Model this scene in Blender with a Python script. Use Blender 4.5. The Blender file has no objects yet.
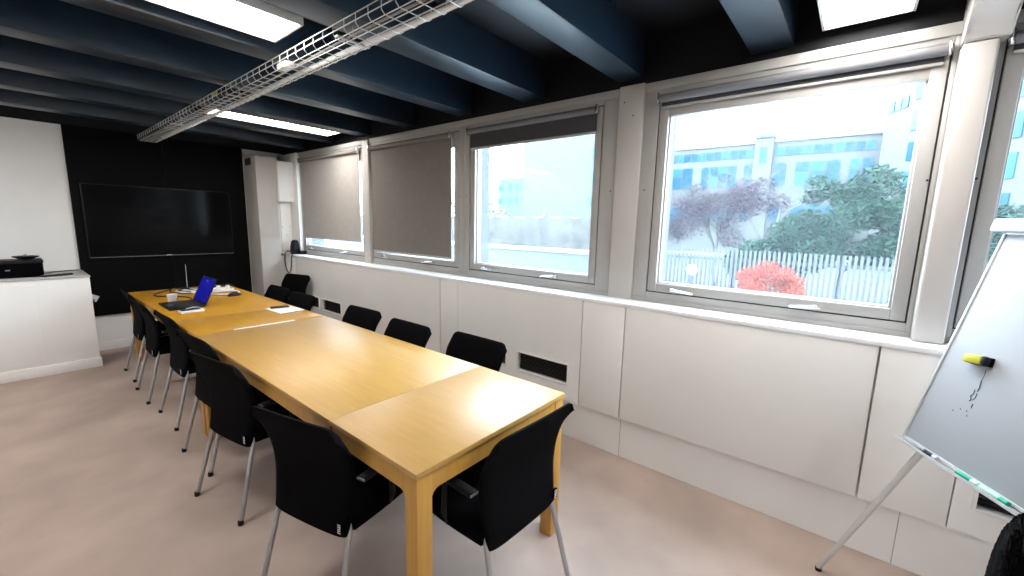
import bpy, bmesh, math, random
from mathutils import Vector, Matrix
random.seed(7)
PI = math.pi
SC = bpy.context.scene
COL = SC.collection

# ------------------------------------------------------------------ materials
def mat(name, col, rough=.6, metal=0., spec=.5, var=0., scale=8., stretch=(1, 1, 1), bump=0., bscale=200., coat=0., crough=.1, emit=None, es=0.):
    m = bpy.data.materials.new(name); m.use_nodes = True
    nt = m.node_tree; b = nt.nodes['Principled BSDF']
    b.inputs['Base Color'].default_value = (*col, 1)
    b.inputs['Roughness'].default_value = rough
    b.inputs['Metallic'].default_value = metal
    b.inputs['Specular IOR Level'].default_value = spec
    b.inputs['Coat Weight'].default_value = coat; b.inputs['Coat Roughness'].default_value = crough
    if emit:
        b.inputs['Emission Color'].default_value = (*emit, 1); b.inputs['Emission Strength'].default_value = es
    if var or bump:
        tc = nt.nodes.new('ShaderNodeTexCoord'); mp = nt.nodes.new('ShaderNodeMapping')
        mp.inputs['Scale'].default_value = stretch
        nt.links.new(tc.outputs['Object'], mp.inputs['Vector'])
        if var:
            n = nt.nodes.new('ShaderNodeTexNoise'); n.inputs['Scale'].default_value = scale
            n.inputs['Detail'].default_value = 5
            nt.links.new(mp.outputs['Vector'], n.inputs['Vector'])
            r = nt.nodes.new('ShaderNodeValToRGB')
            r.color_ramp.elements[0].position = .3; r.color_ramp.elements[1].position = .7
            r.color_ramp.elements[0].color = (*[c * (1 - var) for c in col], 1)
            r.color_ramp.elements[1].color = (*[min(1, c * (1 + var)) for c in col], 1)
            nt.links.new(n.outputs['Fac'], r.inputs['Fac'])
            nt.links.new(r.outputs['Color'], b.inputs['Base Color'])
        if bump:
            n2 = nt.nodes.new('ShaderNodeTexNoise'); n2.inputs['Scale'].default_value = bscale
            n2.inputs['Detail'].default_value = 3
            nt.links.new(mp.outputs['Vector'], n2.inputs['Vector'])
            bp = nt.nodes.new('ShaderNodeBump'); bp.inputs['Strength'].default_value = bump
            bp.inputs['Distance'].default_value = .002
            nt.links.new(n2.outputs['Fac'], bp.inputs['Height'])
            nt.links.new(bp.outputs['Normal'], b.inputs['Normal'])
    return m

M = {}
M['wall'] = mat('white_wall_paint', (.84, .83, .815), .7, var=.02, scale=3)
M['panel'] = mat('white_lacquer_panel', (.77, .755, .735), .5, var=.02, scale=2)
M['sill'] = mat('white_sill', (.85, .87, .90), .35)
M['alu'] = mat('pale_aluminium', (.36, .35, .335), .55, .1, var=.03, scale=4)
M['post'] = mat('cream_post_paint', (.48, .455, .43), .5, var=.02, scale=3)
M['gasket'] = mat('black_gasket', (.012, .012, .013), .6)
M['dark_ceiling'] = mat('dark_navy_ceiling', (.002, .0027, .0048), .55, spec=.3, bump=.3, bscale=60)
M['beam'] = mat('navy_beam_paint', (.0055, .0165, .031), .36, spec=.6, var=.12, scale=6)
M['black_wall'] = mat('matt_black_panel', (.0025, .0026, .003), .75, spec=.12)
M['tv_screen'] = mat('tv_glass', (.003, .003, .0035), .1, spec=.1)
M['tv_body'] = mat('tv_black', (.004, .004, .004), .4, spec=.3)
M['carpet'] = mat('taupe_carpet', (.43, .335, .29), .95, spec=.12, var=.13, scale=2.2, bump=.5, bscale=350)
M['wood'] = mat('birch_veneer', (.455, .25, .052), .45, spec=.4, coat=.55, crough=.36, var=.07, scale=5, stretch=(9, .7, 9))
M['wood_leaf'] = mat('birch_veneer_leaf', (.47, .26, .066), .45, spec=.4, coat=.55, crough=.36, var=.06, scale=5, stretch=(9, .9, 9))
M['wood_leg'] = mat('birch_solid', (.50, .255, .05), .42, var=.08, scale=6, stretch=(9, 9, .8))
M['fabric'] = mat('black_fabric', (.0018, .0018, .0024), .95, spec=.05, bump=.4, bscale=900)
M['mesh_fabric'] = mat('black_mesh_fabric', (.0018, .0018, .0024), .9, spec=.06, bump=.7, bscale=260)
M['plastic'] = mat('black_plastic', (.005, .0055, .007), .5, spec=.25)
M['steel'] = mat('grey_steel_tube', (.42, .42, .43), .35, .75)
M['chrome'] = mat('chrome', (.75, .75, .76), .2, .95)
M['white_metal'] = mat('galvanised_wire', (.62, .62, .61), .4, .45)
M['white_plastic'] = mat('white_plastic', (.78, .78, .78), .4)
M['white_paper'] = mat('white_paper', (.80, .79, .76), .8)
M['blind'] = mat('taupe_blind_fabric', (.185, .17, .155), .85, spec=.2, var=.05, scale=14, bump=.3, bscale=500)
M['blind_pale'] = mat('pale_blind_fabric', (.36, .335, .31), .85, spec=.2, var=.05, scale=14, bump=.3, bscale=500)
M['wood_deep'] = mat('golden_birch_veneer', (.46, .222, .013), .45, spec=.3, coat=.35, crough=.36, var=.07, scale=5, stretch=(9, .7, 9))
M['blind_dark'] = mat('charcoal_blind_fabric', (.055, .055, .062), .8, spec=.2)
M['roll_grey'] = mat('rolled_grey_fabric', (.14, .14, .15), .7)
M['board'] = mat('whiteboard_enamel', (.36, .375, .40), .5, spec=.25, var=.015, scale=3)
M['grey_frame'] = mat('grey_board_frame', (.55, .57, .58), .4, .4)
M['yellow'] = mat('yellow_felt_plastic', (.45, .42, .02), .45, var=.1, scale=30)
M['green'] = mat('green_marker', (.0, .34, .2), .4)
M['pale_green'] = mat('pale_green_label', (.45, .75, .62), .5)
M['ink'] = mat('teal_ink', (.015, .12, .19), .6)
M['cable_black'] = mat('black_cable', (.012, .009, .008), .5)
M['white_text'] = mat('white_print', (.8, .8, .8), .6)
M['fleece'] = mat('black_fleece', (.006, .006, .007), 1., spec=.05, bump=1., bscale=90)
M['screen'] = mat('blue_screen', (.0, .0, .008), .5, spec=.1, emit=(.0, .001, .20), es=.5)
M['light'] = mat('light_diffuser', (.9, .9, .9), .5, emit=(1.0, .965, .92), es=11.5)
M['light_frame'] = mat('light_trim', (.6, .58, .55), .4)
# outdoors
M['bld_white'] = mat('white_render_facade', (0.0766, 0.0808, 0.0821), .8, var=.03, scale=.4)
M['bld_pale'] = mat('pale_blue_facade', (0.0478, 0.06, 0.0685), .8, var=.03, scale=.3)
M['bld_dark'] = mat('slate_facade', (0.0184, 0.0275, 0.0428), .7, var=.05, scale=.5)
M['bld_glass'] = mat('blue_window_glass', (.0065, .052, .098), .3, spec=.15)
M['bld_glass_pale'] = mat('pale_blue_window_glass', (.019, .085, .14), .3, spec=.15)
M['ground_out'] = mat('bounce_ground', (.50, .52, .52), .9, var=.1, scale=.8)  # pale tone chosen to bounce skylight up onto the ceiling beams
M['stone'] = mat('gabion_stone', (0.052, 0.0501, 0.0465), .9, var=.55, scale=5, bump=.6, bscale=15)
M['low_wall'] = mat('pale_render', (0.0539, 0.0661, 0.0746), .8, var=.03, scale=2)
M['coping'] = mat('white_coping', (0.1469, 0.153, 0.1591), .6)
M['fence'] = mat('grey_fence_slat', (0.0324, 0.0374, 0.0468), .6)
M['leaf_green'] = mat('green_leaf', (.011, .034, .022), .6, spec=.12, var=.5, scale=9)
M['leaf_purple'] = mat('purple_leaf', (.036, .021, .029), .7, spec=.1, var=.35, scale=6)
M['leaf_red'] = mat('red_leaf', (.21, .040, .022), .7, spec=.1, var=.25, scale=12)
M['leaf_yellow'] = mat('yellow_green_leaf', (0.0857, 0.0918, 0.052), .6, var=.25, scale=6)
M['bark'] = mat('grey_bark', (0.0432, 0.0396, 0.036), .9, var=.2, scale=12)
M['bark_pale'] = mat('pale_bark', (0.1008, 0.1008, 0.1008), .9, var=.15, scale=12)

def glass_mat():
    m = bpy.data.materials.new('hazed_window_glass'); m.use_nodes = True
    nt = m.node_tree; nt.nodes.clear()
    out = nt.nodes.new('ShaderNodeOutputMaterial')
    tr = nt.nodes.new('ShaderNodeBsdfTransparent'); tr.inputs[0].default_value = (.97, .99, 1, 1)
    tl = nt.nodes.new('ShaderNodeBsdfTranslucent'); tl.inputs[0].default_value = (.80, .90, 1, 1)
    gl = nt.nodes.new('ShaderNodeBsdfGlossy'); gl.inputs['Roughness'].default_value = .03
    fr = nt.nodes.new('ShaderNodeFresnel'); fr.inputs[0].default_value = 1.25
    m1 = nt.nodes.new('ShaderNodeMixShader'); m1.inputs[0].default_value = .014  # translucent share mixed in as a washed-out haze over the outside view
    m2 = nt.nodes.new('ShaderNodeMixShader')
    nt.links.new(tr.outputs[0], m1.inputs[1]); nt.links.new(tl.outputs[0], m1.inputs[2])
    ge = nt.nodes.new('ShaderNodeNewGeometry'); sb = nt.nodes.new('ShaderNodeMath'); sb.operation = 'SUBTRACT'; sb.inputs[0].default_value = 1
    ml = nt.nodes.new('ShaderNodeMath'); ml.operation = 'MULTIPLY'     # no reflection on the inner side of the exit face
    nt.links.new(ge.outputs['Backfacing'], sb.inputs[1]); nt.links.new(sb.outputs[0], ml.inputs[0]); nt.links.new(fr.outputs[0], ml.inputs[1])
    nt.links.new(ml.outputs[0], m2.inputs[0])
    nt.links.new(m1.outputs[0], m2.inputs[1]); nt.links.new(gl.outputs[0], m2.inputs[2])
    nt.links.new(m2.outputs[0], out.inputs[0])
    return m
M['glass'] = glass_mat()
M['reveal'] = mat('pale_outer_reveal', (0.0612, 0.0684, 0.0792), .7)

# ------------------------------------------------------------------ mesh builder
class MB:
    def __init__(s):
        s.bm = bmesh.new()
    def box(s, x0, x1, y0, y1, z0, z1, bev=0., seg=2, mtx=None):
        r = bmesh.ops.create_cube(s.bm, size=1)
        vs = r['verts']
        for v in vs:
            v.co = Vector(((x0 + x1) / 2 + v.co.x * (x1 - x0), (y0 + y1) / 2 + v.co.y * (y1 - y0), (z0 + z1) / 2 + v.co.z * (z1 - z0)))
            if mtx: v.co = mtx @ v.co
        if bev:
            es = list({e for v in vs for e in v.link_edges})
            bmesh.ops.bevel(s.bm, geom=es, offset=bev, segments=seg, profile=.5, affect='EDGES')
        return s
    def tube(s, pts, r, n=8, closed=False):
        pts = [Vector(p) for p in pts]
        rs = r if isinstance(r, (list, tuple)) else [r] * len(pts)
        rings = []; up = None
        for i, p in enumerate(pts):
            if closed:
                d = pts[(i + 1) % len(pts)] - pts[i - 1]
            else:
                d = pts[min(i + 1, len(pts) - 1)] - pts[max(i - 1, 0)]
            d.normalize()
            if up is None:
                a = Vector((0, 0, 1)) if abs(d.z) < .9 else Vector((1, 0, 0))
                up = (a - d * a.dot(d)).normalized()
            else:
                up = up - d * up.dot(d)
                up = up.normalized() if up.length > 1e-6 else d.orthogonal().normalized()
            sd = d.cross(up)
            rings.append([s.bm.verts.new(p + (up * math.cos(2 * PI * k / n) + sd * math.sin(2 * PI * k / n)) * rs[i]) for k in range(n)])
        m = len(rings)
        for i in range(m if closed else m - 1):
            a, b = rings[i], rings[(i + 1) % m]
            for k in range(n):
                s.bm.faces.new((a[k], a[(k + 1) % n], b[(k + 1) % n], b[k]))
        if not closed:
            s.bm.faces.new(rings[0][::-1]); s.bm.faces.new(rings[-1])
        return s
    def lathe(s, prof, c=(0, 0, 0), n=24):
        rings = [[s.bm.verts.new(Vector(c) + Vector((r * math.cos(2 * PI * k / n), r * math.sin(2 * PI * k / n), z))) for k in range(n)] for r, z in prof]
        for a, b in zip(rings, rings[1:]):
            for k in range(n):
                s.bm.faces.new((a[k], a[(k + 1) % n], b[(k + 1) % n], b[k]))
        s.bm.faces.new(rings[0][::-1]); s.bm.faces.new(rings[-1])
        return s
    def prism(s, poly, axis, a, b):
        def P(u, v, w):
            return {'x': (w, u, v), 'y': (u, w, v), 'z': (u, v, w)}[axis]
        A = [s.bm.verts.new(P(u, v, a)) for u, v in poly]; B = [s.bm.verts.new(P(u, v, b)) for u, v in poly]
        n = len(poly)
        s.bm.faces.new(A); s.bm.faces.new(B[::-1])
        for k in range(n):
            s.bm.faces.new((A[k], B[k], B[(k + 1) % n], A[(k + 1) % n]))
        return s
    def shell(s, fn, nu, nv):
        """closed shell: fn(u, v, side) for side 0/1"""
        G = [[[s.bm.verts.new(fn(i / nu, j / nv, sd)) for j in range(nv + 1)] for i in range(nu + 1)] for sd in (0, 1)]
        for sd in (0, 1):
            for i in range(nu):
                for j in range(nv):
                    q = (G[sd][i][j], G[sd][i + 1][j], G[sd][i + 1][j + 1], G[sd][i][j + 1])
                    s.bm.faces.new(q if sd == 0 else q[::-1])
        rim = [(i, 0) for i in range(nu)] + [(nu, j) for j in range(nv)] + [(i, nv) for i in range(nu, 0, -1)] + [(0, j) for j in range(nv, 0, -1)]
        for k in range(len(rim)):
            a, b = rim[k], rim[(k + 1) % len(rim)]
            s.bm.faces.new((G[0][a[0]][a[1]], G[1][a[0]][a[1]], G[1][b[0]][b[1]], G[0][b[0]][b[1]]))
        return s
    def frame(s, x0, x1, y0, y1, z0, z1, w, bev=0.):
        """rectangular ring in the y-z plane"""
        s.box(x0, x1, y0, y0 + w, z0, z1, bev); s.box(x0, x1, y1 - w, y1, z0, z1, bev)
        s.box(x0, x1, y0 + w, y1 - w, z0, z0 + w, bev); s.box(x0, x1, y0 + w, y1 - w, z1 - w, z1, bev)
        return s
    def done(s, name, m, parent=None, world=None, smooth=True, angle=40):
        bmesh.ops.recalc_face_normals(s.bm, faces=s.bm.faces[:])
        if world is not None:
            inv = world.matrix_basis.inverted()
            for v in s.bm.verts: v.co = inv @ v.co
        me = bpy.data.meshes.new(name); s.bm.to_mesh(me); s.bm.free()
        if smooth:
            me.shade_smooth(); me.set_sharp_from_angle(angle=math.radians(angle))
        me.materials.append(m)
        o = bpy.data.objects.new(name, me); COL.objects.link(o)
        if parent: o.parent = parent
        return o

def tag(o, label, cat, group=None):
    o['label'] = label; o['category'] = cat
    if group: o['group'] = group
    return o
def empty(name, loc=(0, 0, 0), rz=0, label=None, cat=None, group=None):
    o = bpy.data.objects.new(name, None); COL.objects.link(o); o.empty_display_size = .1
    o.location = loc; o.rotation_euler = (0, 0, rz)
    if label: tag(o, label, cat, group)
    return o
def kids(o): return [c for c in bpy.data.objects if c.parent == o]
def copy_tree(o, parent=None):
    c = o.copy(); COL.objects.link(c); c.parent = parent
    for ch in kids(o): copy_tree(ch, c)
    return c
def struct(o, label=None):
    o['kind'] = 'structure'
    if label: o['label'] = label
    return o
def text_mesh(name, body, size, m, parent, mtx, ext=.0006):
    cu = bpy.data.curves.new(name, 'FONT'); cu.body = body; cu.size = size; cu.extrude = ext
    cu.align_x = 'CENTER'; cu.align_y = 'CENTER'
    t = bpy.data.objects.new(name, cu); COL.objects.link(t)
    dg = bpy.context.evaluated_depsgraph_get(); dg.update()
    me = bpy.data.meshes.new_from_object(t.evaluated_get(dg))
    bpy.data.objects.remove(t); bpy.data.curves.remove(cu)
    me.transform(mtx); me.materials.clear(); me.materials.append(m)
    o = bpy.data.objects.new(name, me); COL.objects.link(o); o.parent = parent
    return o

# ------------------------------------------------------------------ room shell
YF, YB, XL, XW = 5.6, -7.2, -2.4, 1.76
struct(MB().box(XL - .1, 2.1, YB - .1, YF + .2, -.12, 0).done('floor', M['carpet']), 'taupe mottled carpet floor')
struct(MB().box(XL - .1, 2.1, YB - .1, YF + .2, 2.75, 2.9).done('ceiling', M['dark_ceiling']), 'dark navy painted ceiling slab between the beams')
struct(MB().box(XL - .1, XL, YB, YF, 0, 2.75).done('wall_left', M['wall']))
struct(MB().box(XL - .1, 2.1, YB - .1, YB, 0, 2.75).done('wall_back', M['wall']))
wf = struct(MB().box(XL, 2.1, YF, YF + .15, 0, 2.49).done('wall_far', M['wall']), 'white end wall behind the black screen panel')
struct(MB().box(XL, 2.1, YF, YF + .15, 2.49, 2.75).done('wall_far_top', M['dark_ceiling']), 'dark band of end wall above the white part')
struct(MB().box(-.27, 1.41, YF - .02, YF, 0, .1, .003).done('baseboard_far', M['wall']), 'white baseboard under the black screen panel')

# beams
BY = [(-6.15, -5.96), (-5.37, -5.18), (-4.58, -4.39), (-3.80, -3.61), (-3.01, -2.82), (-2.24, -2.05), (-.655, -.46), (.138, .318), (.905, 1.107), (1.68, 1.85), (2.47, 2.64), (3.26, 3.45), (4.03, 4.18), (4.79, 4.97)]
for i, (a, b) in enumerate(BY):
    o = MB().box(XL, 1.92, a, b, 2.50, 2.76, .006).done('trim_%d' % (i + 1), M['beam'])
    struct(o, 'dark blue ceiling beam crossing the room')

# window wall: core below the sill, header, outer reveals
struct(MB().box(XW, 2.18, YB, YF, 0, 1.0495).done('wall_right', M['panel']), 'recessed white plinth of the window wall')
struct(MB().box(1.93, 2.1, YB, YF, 2.45, 2.75).done('wall_right_top', M['dark_ceiling']), 'dark band above the windows')
m = MB()
for a, b in ((-7.2, -5.72), (-4.27, -4.18), (-2.84, -2.72), (0, .42), (1.70, 1.82), (3.22, 3.40), (-1.41, -1.235), (4.96, 5.6)):
    m.box(1.986, 2.18, a, b, 1.076, 2.45)
struct(m.done('wall_right_piers', M['reveal']), 'outer piers between the windows')
struct(MB().box(1.9, 1.985, YB, -5.72, 1.075, 2.45).done('wall_right_end', M['wall']))
# sill
struct(MB().box(1.714, 2.2, YB, 5.15, 1.05, 1.075, .003).done('trim_60', M['sill']), 'long white window sill on top of the panels')
# plinth joints
for i, y in enumerate((.075, -1.32)):
    struct(MB().box(1.7585, 1.765, y - .0016, y + .0016, .002, .29).done('trim_%d' % (61 + i), M['alu']), 'thin joint in the white plinth')
# front panels (holes for vents)
Z0, Z1 = .293, 1.049
VENTS = [(-2.02, -1.535), (.487, .943), (1.068, 1.524), (3.68, 4.13), (4.23, 4.68)]
PANELS = [(-7.2, -2.25), (-2.24, -1.466), (-1.461, -1.162), (-1.153, .072), (.079, .384), (.390, 1.634), (1.641, 1.872), (1.880, 4.866), (4.873, 5.15)]
for i, (a, b) in enumerate(PANELS):
    m = MB(); hs = sorted(v for v in VENTS if v[0] > a and v[1] < b)
    if not hs: m.box(1.72, 1.76, a, b, Z0, Z1, .002)
    else:
        ys = [a]
        for h in hs: ys += [h[0], h[1]]
        ys.append(b)
        for k in range(0, len(ys), 2): m.box(1.72, 1.76, ys[k], ys[k + 1], Z0, Z1)
        for h in hs:
            m.box(1.72, 1.76, h[0], h[1], Z0, .422); m.box(1.72, 1.76, h[0], h[1], .562, Z1)
    struct(m.done('trim_%d' % (41 + i), M['panel']), 'white cladding panel under the windows')
vl = ['black slotted air vent low on the wall behind the flip chart tray',
      'black slotted air vent nearest the corner of the table top',
      'black slotted air vent partly hidden by the nearest window side chair',
      'black slotted air vent between the third window side chair and the far pair of chairs',
      'black slotted air vent mostly hidden behind the far pair of window side chairs']
for (a, b), lb in zip(VENTS, vl):
    r = empty('air_vent', (1.72, (a + b) / 2, .42), 0, lb, 'vent', 'air vents in the window wall')
    m = MB(); w = .012
    m.frame(1.712, 1.721, a - w, b + w, .422 - w, .562 + w, w, .002); m.done('frame', M['panel'], r, r)
    m = MB(); m.box(1.752, 1.759, a, b, .422, .562)
    for k in range(7):
        z = .432 + k * .02
        m.box(1.735, 1.752, a, b, z, z + .004)
    m.done('grille', M['gasket'], r, r)

# column at the far right corner
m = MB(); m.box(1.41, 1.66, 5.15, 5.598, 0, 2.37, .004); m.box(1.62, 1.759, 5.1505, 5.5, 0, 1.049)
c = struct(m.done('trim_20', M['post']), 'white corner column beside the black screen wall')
struct(MB().box(1.405, 1.412, 5.30, 5.5, 2.26, 2.35).done('trim_21', M['gasket']), 'dark hole at the top of the corner column')
struct(MB().box(1.404, 1.42, 5.575, 5.597, 0, 2.38).done('trim_22', M['white_plastic']), 'thin white edge strip of the column')
struct(MB().box(1.86, 1.985, 4.99, 5.6, 1.075, 2.45).done('wall_right_corner', M['panel']))
r = empty('wall_box', (1.75, 5.2, 1.79), 0, 'white wall cabinet above the sill in the corner left of the blinds', 'cabinet')
MB().box(1.66, 1.88, 5.12, 5.35, 1.79, 2.33, .004).done('body', M['panel'], r, r)
MB().box(1.668, 1.872, 5.108, 5.119, 1.80, 2.322, .003).done('door', M['wall'], r, r)
r = empty('wall_panel', (1.78, 5.2, 1.076), 0, 'narrow white screwed board standing on the sill behind the phone', 'panel')
MB().box(1.70, 1.83, 5.19, 5.21, 1.12, 1.785, .003).done('board', M['wall'], r, r)
MB().box(1.665, 1.855, 5.21, 5.33, 1.076, 1.787).done('back_box', M['panel'], r, r)
for x, z in ((1.715, 1.45), (1.815, 1.45), (1.765, 1.33)):
    MB().tube([(x, 5.186, z), (x, 5.192, z)], .005).done('screw', M['gasket'], r, r)

# ------------------------------------------------------------------ posts and portal beam
def post(name, y0, y1, x0, z1, lb):
    r = empty(name, (1.9, (y0 + y1) / 2, 1.075)); struct(r, lb)
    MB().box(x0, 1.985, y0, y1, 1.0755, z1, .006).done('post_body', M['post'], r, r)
    ym = (y0 + y1) / 2
    for dy, z in ((.045, 2.36), (-.02, 2.27)):
        MB().tube([(x0 - .001, ym + dy, z), (x0 + .004, ym + dy, z)], .005).done('screw', M['gasket'], r, r)
    return r
post('trim_23', .118, .288, 1.885, 2.46, 'cream post between the two open windows')
post('trim_24', 3.245, 3.365, 1.87, 2.44, 'white post between the two lowered blinds')
r = empty('trim_25', (1.82, -1.32, 1.075)); struct(r, 'cream post and portal beam at the right')
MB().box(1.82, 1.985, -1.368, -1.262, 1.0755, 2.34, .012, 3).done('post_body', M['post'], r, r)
hp = [(1.985, 2.343), (1.815, 2.343), (1.78, 2.40), (1.70, 2.452), (1.70, 2.74), (1.985, 2.74)]
m = MB(); m.prism(hp, 'y', -1.395, -1.262)
bmesh.ops.bevel(m.bm, geom=m.bm.edges[:], offset=.006, segments=2, affect='EDGES')
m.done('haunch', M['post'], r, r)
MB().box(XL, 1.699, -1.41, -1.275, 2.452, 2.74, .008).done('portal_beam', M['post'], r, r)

# ------------------------------------------------------------------ windows
WINS = [(3.385, 4.975), (1.825, 3.235), (.402, 1.685), (-1.245, .024), (-2.74, -1.395), (-4.18, -2.86), (-5.66, -4.30)]
for i, (a, b) in enumerate(WINS):
    r = empty('window_%d' % (i + 1), (1.94, (a + b) / 2, 1.075)); struct(r)
    lo, hi = a - .012, b + .012
    if i == 2: lo, hi = .29, 1.76
    if i == 3: lo, hi = -1.262, .116
    if i == 1: lo, hi = 1.76, 3.245
    if i == 0: lo, hi = 3.365, 4.99
    if i == 4: lo, hi = -2.80, -1.369
    if i == 5: lo, hi = -4.24, -2.80
    if i == 6: lo, hi = -5.72, -4.24
    m = MB()
    m.box(1.90, 1.985, lo, a, 1.0755, 2.45, .003); m.box(1.90, 1.985, b, hi, 1.0755, 2.45, .003)
    m.box(1.90, 1.985, a, b, 1.0755, 1.14, .003)
    m.box(1.90, 1.985, a, b, 2.375, 2.45, .003)
    m.box(1.889, 1.90, lo, hi, 2.40, 2.452, .003)      # head strip
    m.box(1.893, 1.90, lo, hi, 1.0755, 1.10, .002)     # foot strip
    m.done('window_frame', M['alu'], r, r)
    m = MB(); m.frame(1.915, 1.975, a, b, 1.14, 2.375, .007); m.done('gasket', M['gasket'], r, r)
    g = .007
    m = MB(); m.frame(1.905, 1.965, a + g, b - g, 1.147, 2.368, .055, .004)
    m.frame(1.93, 1.98, a + g + .05, b - g - .05, 1.195, 2.31, .014, .002)
    m.box(1.908, 1.962, a + g + .05, b - g - .05, 2.24, 2.32, .003)
    m.done('sash', M['alu'], r, r)
    MB().box(1.946, 1.952, a + .066, b - .066, 1.208, 2.30).done('pane', M['glass'], r, r)
    W = b - a
    for fy, d in ((.86, -1), (.27, 1)):
        y = a + W * fy
        m = MB(); m.box(1.893, 1.906, y - .02, y + .02, 1.158, 1.182, .003)
        m.tube([(1.893, y, 1.17), (1.878, y, 1.17)], .007)
        m.tube([(1.878, y + .005, 1.17), (1.876, y + d * .05, 1.166), (1.876, y + d * .125, 1.158)], [.009, .008, .006])
        m.done('window_handle', M['chrome'], r, r)
    for y in (lo + .03 if i in (2, 3) else (lo + a) / 2, hi - .035 if i in (2, 3) else (b + hi) / 2):
        MB().tube([(1.898, y, 1.80), (1.9015, y, 1.80)], .005).done('screw', M['gasket'], r, r)

# ------------------------------------------------------------------ roller blinds
BL = [(3.45, 4.93, 1.325, 'light grey roller blind lowered almost fully on the farthest window'),
      (1.895, 3.265 - .04, 1.235, 'taupe roller blind fully lowered beside the white post'),
      (.43, 1.68, 2.205, 'charcoal roller blind rolled mostly up on the middle window'),
      (-1.235, .018, None, 'roller blind rolled up above the largest bright window'),
      (-2.72, -1.40, None, 'roller blind rolled up on the window behind the flip chart')]
for a, b, zb, lb in BL:
    r = empty('roller_blind', (1.885, (a + b) / 2, 2.36), 0, lb, 'blind', 'roller blinds on the windows')
    rr = .023
    MB().tube([(1.872, a + .012, 2.34), (1.872, b - .012, 2.34)], rr, 14).done('roller_tube', M['blind' if zb and zb < 2 else 'roll_grey'], r, r)
    MB().box(1.893, 1.905, a, b, 2.352, 2.372, .003).done('head_rail', M['alu'], r, r)
    for y in (a + .004, b - .004):
        m = MB(); m.box(1.85, 1.903, y - .005, y + .005, 2.312, 2.372, .003); m.tube([(1.872, y - .009, 2.34), (1.872, y + .009, 2.34)], .012)
        m.done('bracket', M['chrome'], r, r)
    if zb:
        fm = M['blind_pale'] if zb > 1.3 and zb < 2 else M['blind'] if zb < 2 else M['blind_dark']
        MB().box(1.890, 1.8925, a + .016, b - .016, zb, 2.342).done('fabric', fm, r, r)
        MB().box(1.884, 1.897, a + .016, b - .016, zb - .018, zb + .002, .004).done('bottom_bar', M['alu'], r, r)
    else:
        MB().box(1.890, 1.8925, a + .016, b - .016, 2.297, 2.34).done('fabric', M['blind_dark'], r, r)
        MB().box(1.884, 1.897, a + .016, b - .016, 2.285, 2.298, .003).done('bottom_bar', M['alu'], r, r)
    if zb and zb < 2:
        m = MB(); pts = []
        for k in range(13):
            t = k / 12; pts.append((1.884, a + .004 - .006 * math.sin(t * 6), 2.33 - t * (1.05 if zb > 1.3 else 1.1)))
        m.tube(pts, .003, 6); m.done('pull_chain', M['white_plastic'], r, r)

# ------------------------------------------------------------------ black screen wall and television
r = empty('screen_wall', (.56, 5.58, .41), 0, 'matt black wall panelling carrying the television at the end of the room', 'panelling')
MB().box(-.272, .545, 5.568, 5.599, .41, 2.49, .002).done('panel', M['black_wall'], r, r)
MB().box(.551, 1.403, 5.568, 5.599, .41, 2.49, .002).done('panel', M['black_wall'], r, r)
r = empty('television', (.5, 5.54, 1.48), 0, 'large black flat screen television on the black end wall', 'television')
MB().box(-.198, 1.205, 5.525, 5.55, 1.078, 1.895, .006).done('casing', M['tv_body'], r, r)
MB().box(.15, .85, 5.55, 5.5665, 1.25, 1.75).done('wall_mount', M['tv_body'], r, r)
MB().box(-.186, 1.193, 5.5225, 5.5252, 1.094, 1.884).done('screen', M['tv_screen'], r, r)
MB().box(-.19, 1.197, 5.5222, 5.5255, 1.080, 1.0835).done('bottom_trim', M['steel'], r, r)
MB().box(.48, .53, 5.521, 5.5255, 1.0845, 1.090).done('badge', M['white_text'], r, r)
r = empty('wall_socket', (-.19, 5.56, .62), 0, 'small white socket with dark lead on the black wall beside the white cabinet', 'socket')
MB().box(-.235, -.165, 5.552, 5.567, .59, .66, .004, mtx=Matrix.Translation((-.2, 5.56, .625)) @ Matrix.Rotation(.5, 4, 'Y') @ Matrix.Translation((.2, -5.56, -.625))).done('faceplate', M['white_plastic'], r, r)
MB().tube([(-.2, 5.55, .61), (-.215, 5.53, .57), (-.225, 5.55, .50), (-.23, 5.56, .43)], .006).done('lead', M['cable_black'], r, r)

# ------------------------------------------------------------------ white cabinet
r = empty('white_cabinet', (-1.2, 5.2, 0), 0, 'long low white cabinet against the end wall at the left', 'cabinet')
MB().box(-2.1, -.268, 4.905, 5.597, .1, .935, .004).done('body', M['wall'], r, r)
MB().box(-2.1, -.262, 4.895, 5.597, .936, .95, .003).done('top', mat('cabinet_top', (.50, .48, .46), .5), r, r)
MB().box(-2.1, -.256, 4.888, 5.597, 0, .1, .004).done('plinth', M['wall'], r, r)
m = MB(); m.box(-1.26, -.64, 4.8985, 4.9045, .13, .893, .0025); m.done('door', M['wall'], r, r)
m = MB(); m.box(-1.88, -1.268, 4.8985, 4.9045, .13, .893, .0025); m.done('door', M['wall'], r, r)

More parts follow.
